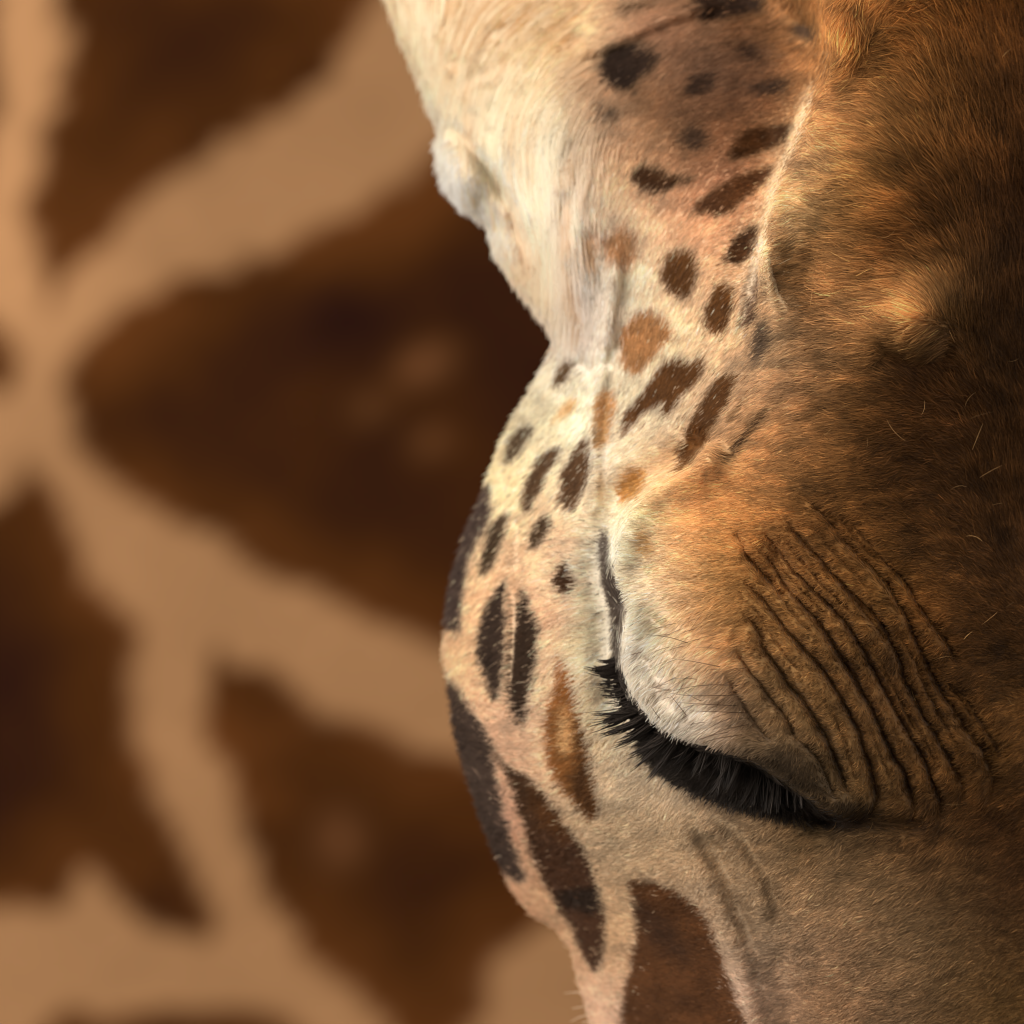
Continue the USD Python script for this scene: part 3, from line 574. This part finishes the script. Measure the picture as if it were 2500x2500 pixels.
# ------------------------------------------------------------------ lashes
lash_mat = usdkit.material(stage, '/World/Looks/lash_hair', {'c': ('attribute', {'attribute': 'coat'}), 'p': ('principled_bsdf', {'roughness': 0.5, 'specular_ior_level': 0.15})}, [('c.color', 'p.base_color')], surface='p.BSDF')
LID = np.array(D_([(1195, 450), (1225, 520), (1240, 600), (1275, 690), (1335, 770), (1400, 840), (1470, 900), (1570, 965), (1690, 1015), (1830, 1050), (1960, 1095), (2100, 1175), (2230, 1260), (2380, 1350), (2520, 1410)]))
cum = np.concatenate([[0], np.cumsum(np.hypot(*np.diff(LID, axis=0).T))]); cum /= cum[-1]
ta = np.array([0, .12, .25, .4, .55, .75, 1.0])
dirs = np.array([(-1, .22), (-1, .2), (-.92, .42), (-.78, .62), (-.5, .87), (-.15, .99), (.25, .97)])
lens = np.array([62, 90, 130, 132, 118, 84, 20.])
def lashes(clumps, per, seed, lmul, spread, down, lift0, thin=1.0, first=0.0):
    """tufts of lashes along the lid, the hairs of a tuft closing up towards its tip"""
    r = np.random.default_rng(seed)
    ct = np.sort(r.uniform(first, .86, clumps))
    ca = r.normal(0, .2, clumps); cl = r.uniform(.55, 1.15, clumps)
    cid = np.repeat(np.arange(clumps), per)
    n = len(cid)
    jit = r.normal(0, spread, n)
    t0 = np.clip(ct[cid] + jit, 0, 1)
    off = r.uniform(0, 1, n) * down * smooth(0.02, .4, t0)
    def ray(t_):
        x, y = np.interp(t_, ta, dirs[:, 0]), np.interp(t_, ta, dirs[:, 1])
        return np.arctan2(y, x)
    b0 = np.stack([np.interp(t0, cum, LID[:, 0]), np.interp(t0, cum, LID[:, 1])], 1)
    a0 = ray(t0)
    b0 += np.stack([np.cos(a0), np.sin(a0)], 1) * off[:, None]
    tc = np.clip(ct[cid] + jit * 0.35, 0, 1)
    a1 = ray(ct)[cid] + ca[cid] + r.normal(0, .035, n)
    L = np.interp(ct[cid], ta, lens) * cl[cid] * lmul * r.uniform(.7, 1.05, n)
    c0 = np.stack([np.interp(tc, cum, LID[:, 0]), np.interp(tc, cum, LID[:, 1])], 1)
    tip = c0 + np.stack([np.cos(a1), np.sin(a1)], 1) * L[:, None]
    k = 6
    top = relief(b0[:, 0], b0[:, 1])
    sag = r.normal(9, 5, n)
    P_ = []
    for i in range(k):
        f = i / (k - 1)
        q_ = b0 + (tip - b0) * f
        P_.append(world(q_[:, 0], q_[:, 1] + sag * (f - f * f) * 2, top + 3 + L * lift0 * (f - 0.5 * f * f)))
    wdt = thin * r.uniform(1.8, 3.3, n)[:, None] * np.array([1, 1, .95, .8, .55, .15])[None] * S
    colr = np.array(lin(44, 38, 34))[None] * np.exp(r.normal(0, .4, n))[:, None]
    return np.stack(P_, 1), wdt, colr
sets = [lashes(52, 13, 5, 1.0, .007, 8, .6, 1.1, .035), lashes(60, 7, 6, .72, .008, 22, .5, 1, .10), lashes(110, 6, 7, .40, .010, 40, .3, 1, .06), lashes(260, 2, 8, .9, .02, 60, .3, .55, .32)]
p = curves('/World/giraffe/eyelashes', *[np.concatenate(x) for x in zip(*sets)], lash_mat)
tag(p, 'stiff black eyelashes fringing the closed lid', kind='stuff')
# short black hair of the lower lid, running back to the corner of the eye
poly = np.array(PATCHES[[i for i, q_ in enumerate(PATCHES) if np.allclose(q_[1], lin(*BLK))][0]][0])
uu, vv = rng.uniform(1480, 2100, 30000), rng.uniform(1580, 2040, 30000)
m = inside(poly, uu, vv) & (rng.random(len(uu)) > 0.95 * smooth(1780, 2060, uu)); uu, vv = uu[m], vv[m]
tt = np.clip((uu - 1500) / 560, 0, 1)
dx, dy = np.interp(tt, ta, dirs[:, 0]), np.interp(tt, ta, dirs[:, 1])
an = np.arctan2(dy, dx) + rng.standard_normal(len(uu)) * .3
pts, wd = lay_hair(uu, vv, np.interp(tt, [0, .4, 1], [34, 52, 24]) * rng.uniform(.6, 1.1, len(uu)), np.cos(an), np.sin(an), np.full(len(uu), .22), rng.uniform(2, 3.4, len(uu)), .15)
p = curves('/World/giraffe/lid_hair', pts, wd, lin(50, 43, 38)[None] * np.exp(rng.standard_normal(len(uu)) * .35)[:, None], lash_mat)
tag(p, 'short black hair of the lid edge', kind='stuff')

# long dark feelers over the pale eyelid
W = [D_([(1500, 705), (1640, 670), (1780, 655), (1932, 660)]), D_([(1510, 700), (1620, 720), (1780, 722), (1932, 715)]), D_([(1570, 760), (1720, 770), (1932, 780)]), D_([(1540, 500), (1680, 520), (1830, 550)]),
     D_([(1650, 810), (1800, 815), (1980, 822)]), D_([(1690, 960), (1800, 890), (1900, 850)]), D_([(1710, 985), (1850, 920), (2000, 890)]), D_([(1390, 360), (1530, 375), (1640, 410)]), D_([(1540, 720), (1580, 770), (1630, 835)]),
     D_([(1650, 1000), (1760, 960), (1880, 935)]), D_([(1420, 780), (1470, 850), (1500, 890)]), D_([(1600, 690), (1700, 745), (1720, 750)]), D_([(1730, 1000), (1800, 975), (1960, 950)])]
P_, Wd = [], []
for w_ in W:
    w_ = np.array(w_); t_ = np.linspace(0, 1, len(w_)); s_ = np.linspace(0, 1, 6)
    a_, b_ = np.interp(s_, t_, w_[:, 0]), np.interp(s_, t_, w_[:, 1])
    P_.append(world(a_, b_, relief(a_, b_) + 10 + 22 * np.sin(np.pi * (1 - s_) * .5)))
    Wd.append(np.array([.5, 1, 1.3, 1.5, 1.7, 1.8]) * 0.95 * S)
tuft = np.random.default_rng(31)
for _ in range(110):
    a0, b0 = tuft.uniform(1540, 1900), tuft.uniform(1500, 1850)
    if not inside(D_([(1290, 250), (1700, 200), (1990, 500), (2150, 1000), (1750, 990), (1420, 830), (1280, 600)]), np.array([a0]), np.array([b0]))[0]:
        continue
    an_, l_ = tuft.normal(2.7, .35), tuft.uniform(25, 70)
    s_ = np.linspace(0, 1, 6)
    a_, b_ = a0 + np.cos(an_) * l_ * s_, b0 + np.sin(an_) * l_ * s_ + 6 * s_ ** 2
    P_.append(world(a_, b_, relief(a_, b_) + 6 + 8 * np.sin(np.pi * s_ * .6))); Wd.append(np.array([1.6, 1.5, 1.3, 1, .8, .3]) * .7 * S)
p = curves('/World/giraffe/eyelid_feelers', np.stack(P_), np.stack(Wd), np.tile(lin(84, 62, 44), (len(P_), 1)), lash_mat)
tag(p, 'long thin dark feelers over the pale eyelid', kind='stuff')

# loose pale curled hairs on the brow and forehead
n = 50
u = rng.uniform(1880, 2520, n); v = rng.uniform(60, 2050, n)
keep = rng.random(n) < smooth(1850, 2150, u) * 0.9 + .1
u, v = u[keep], v[keep]; n = len(u)
a0 = rng.uniform(0, 2 * np.pi, n); L = rng.uniform(18, 75, n); curv = rng.normal(0, 0.9, n)
pts = []
f = np.linspace(0, 1, 6)
pu, pv = u.copy(), v.copy()
for i in range(6):
    a = a0 + curv * f[i]
    pts.append(world(pu, pv, relief(pu, pv) + 10 + 12 * np.sin(np.pi * f[i])))
    pu, pv = pu + np.cos(a) * L / 5, pv + np.sin(a) * L / 5
p = curves('/World/giraffe/loose_hairs', np.stack(pts, 1), rng.uniform(.7, 1.3, (n, 1)) * S * np.array([.6, 1, 1, .9, .7, .3]), lin(176, 136, 86)[None] * np.exp(rng.normal(0, .4, n))[:, None], hair)
tag(p, 'loose pale curled hairs on the dark forehead', kind='stuff')
# a few bristles on the outline of the cheek
P_, Wd = [], []
for b in (G_([(1070, 1685), (980, 1682), (890, 1690)]), G_([(1080, 1790), (1010, 1800), (950, 1812)]), G_([(1085, 1850), (1010, 1880), (940, 1915)]), G_([(410, 615), (370, 612), (340, 635)]), A_([(380, 590), (340, 605), (300, 630)]), A_([(400, 640), (360, 640), (320, 650)]),
          C_([(850, 370), (815, 375), (795, 410)]), G_([(1095, 1905), (1060, 1915), (1030, 1925)])):
    b = np.array(b); b[0, 0] = left(b[0, 1]) + 8
    s_ = np.linspace(0, 1, 5); a_, b_ = np.interp(s_, [0, .5, 1], b[:, 0]), np.interp(s_, [0, .5, 1], b[:, 1])
    P_.append(world(a_, b_, relief(np.array([left(b[0, 1]) + 8]), b[:1, 1]) + 0 * s_)); Wd.append(np.array([1, 1, .9, .7, .3]) * 2.6 * S)
p = curves('/World/giraffe/bristles', np.stack(P_), np.stack(Wd), np.tile(lin(220, 196, 170), (len(P_), 1)), hair)
tag(p, kind='stuff')

# ------------------------------------------------------------------ the second giraffe, behind
YB = 1.25
SPOTS = [BG1([(225, -250), (1500, -250), (1450, 0), (1400, 60), (1330, 180), (1250, 270), (1180, 330), (1120, 410), (1040, 420), (1000, 470), (930, 540), (870, 530), (800, 560), (720, 630), (640, 690), (560, 750), (450, 860), (350, 960), (280, 1040), (190, 1150), (160, 1170), (130, 1000), (110, 800), (150, 560), (200, 350), (220, 150)]),
         BG1([(2400, 250), (1900, 420), (1640, 600), (1540, 680), (1420, 740), (1330, 790), (1210, 830), (1120, 850), (1060, 920), (980, 980), (870, 940), (830, 1020), (720, 1020), (640, 1080), (520, 1110), (420, 1180), (340, 1280), (290, 1400), (260, 1530), (300, 1680), (380, 1800), (470, 1900),
              (560, 1932), (640, 1972), (700, 1992), (800, 2002), (900, 2072), (950, 2152), (1060, 2202), (1180, 2252), (1350, 2322), (1500, 2382), (1680, 2462), (2100, 2600), (2500, 2400), (2700, 1600), (2650, 700)]),
         BG1([(-400, 900), (-40, 1200), (0, 1240), (60, 1340), (80, 1460), (30, 1500), (-200, 1420), (-450, 1200)]),
         BG1([(-500, 2100), (-200, 1950), (0, 1920), (60, 1800), (130, 1740), (200, 1900), (240, 1992), (290, 2132), (320, 2192), (390, 2192), (440, 2252), (490, 2332), (570, 2412), (540, 2512), (500, 2612), (510, 2732), (560, 2882), (620, 3032), (680, 3182), (740, 3352), (825, 3492), (780, 3562), (680, 3545), (560, 3482), (450, 3382), (350, 3282), (280, 3292), (220, 3382), (150, 3412), (60, 3422), (0, 3462), (-300, 3480), (-600, 2900)]),
         BG1([(775, 2405), (900, 2492), (1050, 2542), (1150, 2632), (1220, 2712), (1330, 2732), (1450, 2762), (1560, 2822), (1700, 2862), (2000, 2950), (2500, 3200), (2200, 3420), (2020, 3490), (1915, 3560), (1850, 3660), (1815, 3760), (1780, 3900), (1750, 4050), (1550, 4000), (1420, 3864), (1330, 3762), (1250, 3682), (1120, 3612), (1055, 3552), (1100, 3502), (1030, 3412), (970, 3282), (940, 3132), (870, 2982), (830, 2832), (780, 2682), (765, 2532)]),
         BG1([(100, 4300), (170, 3880), (200, 3822), (900, 3832), (1200, 3880), (1300, 4300)]),
         BG1([(-250, -300), (-40, -300), (-30, 300), (-60, 900), (-160, 700), (-300, 200)])]
SPOTS = [rounded(p, 2) for p in SPOTS]
# trunk of the neck as rings; design coordinates are recovered from the points so that the coat lies on the surface
nz_, na = 420, 520
zz = np.linspace(-0.75, 0.75, nz_)
a = np.linspace(0, 2 * np.pi, na, endpoint=False)
# finer spacing where the flank faces the lens
a = a + 0.75 * np.sin(a) if False else a
R0 = 0.56
rx = R0 + 0.10 * (-zz) + 0.02 * np.sin(3 * zz)
ry = 0.9 * rx
cx = 0.22 + 0.06 * zz
AA, ZZ = np.meshgrid(a, zz)
bulge = 0.012 * np.sin(5 * AA + 6 * ZZ) + 0.010 * np.sin(9 * ZZ + 2 * AA)
X = cx[:, None] + (rx[:, None] + bulge) * np.cos(AA)
Y = YB + R0 * 0.9 + (ry[:, None] + bulge) * np.sin(AA)
P = np.stack([X, Y, ZC + ZZ], -1)
idx = np.arange(nz_ * na).reshape(nz_, na); nx = np.roll(idx, -1, 1)
q = np.stack([idx[:-1], nx[:-1], nx[1:], idx[1:]], -1).reshape(-1, 4)
faces = np.vstack([q[:, [0, 1, 2]], q[:, [0, 2, 3]]])
verts = np.vstack([P.reshape(-1, 3), P[0].mean(0), P[-1].mean(0)])
faces = np.vstack([faces, np.stack([np.full(na, len(verts) - 2), nx[0], idx[0]], 1), np.stack([np.full(na, len(verts) - 1), idx[-1], nx[-1]], 1)])
x, y, zq = verts.T
k = D / (D + y)
bu, bv = x * k / S + 1250, (ZC - zq) * k / S + 1250
bu2, bv2 = bu + wobble(bu, bv, 85, 62, 71), bv + wobble(bu, bv, 85, 62, 72)
sd = np.full(len(verts), -1e9)
for poly in SPOTS:
    d, _, _ = seg_dist(poly, bu2, bv2, True)
    sd = np.maximum(sd, np.where(inside(poly, bu2, bv2), d, -d))
# round the sides and behind: patches grown from scattered centres
r2 = np.random.default_rng(4)
cen = np.stack([r2.uniform(0, 2 * np.pi, 70), r2.uniform(-.8, .8, 70)], 1)
ang_ = np.arctan2(y - YB - R0 * .9, x - 0.2)
dd = np.sort(np.stack([np.hypot(((ang_ - c_[0] + np.pi) % (2 * np.pi) - np.pi) * .36, zq - ZC - c_[1]) for c_ in cen]), 0)[:2]
sdv = (dd[1] - dd[0]) / 2 / S * .8 - 55
out = (bu < -420) | (bu > 2500) | (bv < -320) | (bv > 2900) | (y > YB + R0 * .9)
sd = np.where(out, sdv, sd)
m = smooth(-14, 14, sd)[:, None]
n1 = meshkit.fbm(np.stack([bu / 260, bv / 260, y * 3], -1), 4, 81)[:, None]
tan_ = lin(144, 107, 74) * (0.92 + 0.16 * n1) * (1 + 0.45 * smooth(420, 0, bu) * smooth(1300, 500, bv))[:, None]  # tan paler at upper left: light falling there is painted in
brn = lin(62, 34, 13) * (0.3 + 1.4 * n1)
pale = (np.exp(-((bu - 1040 + .4 * (bv - 890)) / 62) ** 2 - ((bv - 890) / 50) ** 2) + .6 * np.exp(-((bu - 900) / 45) ** 2 - ((bv - 1000) / 40) ** 2) + .6 * np.exp(-((bu - 1050) / 50) ** 2 - ((bv - 1080) / 40) ** 2)
        + .8 * np.exp(-((bu - 830) / 60) ** 2 - ((bv - 2050) / 70) ** 2))[:, None]
brn = brn * (1 - 0.5 * smooth(30, 260, sd)[:, None] * (0.4 + 1.2 * meshkit.fbm(np.stack([bu / 420, bv / 300, y], -1), 3, 91)[:, None])) * 1.3
brn = brn + lin(120, 80, 52) * pale * .5
tick = 1 + 0.5 * (meshkit.fbm(np.stack([bu / 38, bv / 38, y * 20], -1), 2, 95)[:, None] - 0.5)
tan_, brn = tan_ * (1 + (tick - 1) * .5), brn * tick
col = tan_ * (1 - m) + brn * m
g2 = UsdGeom.Xform.Define(stage, '/World/giraffe_001').GetPrim()
tag(g2, 'blurred giraffe behind, large dark brown patches split by tan lines', 'giraffe')
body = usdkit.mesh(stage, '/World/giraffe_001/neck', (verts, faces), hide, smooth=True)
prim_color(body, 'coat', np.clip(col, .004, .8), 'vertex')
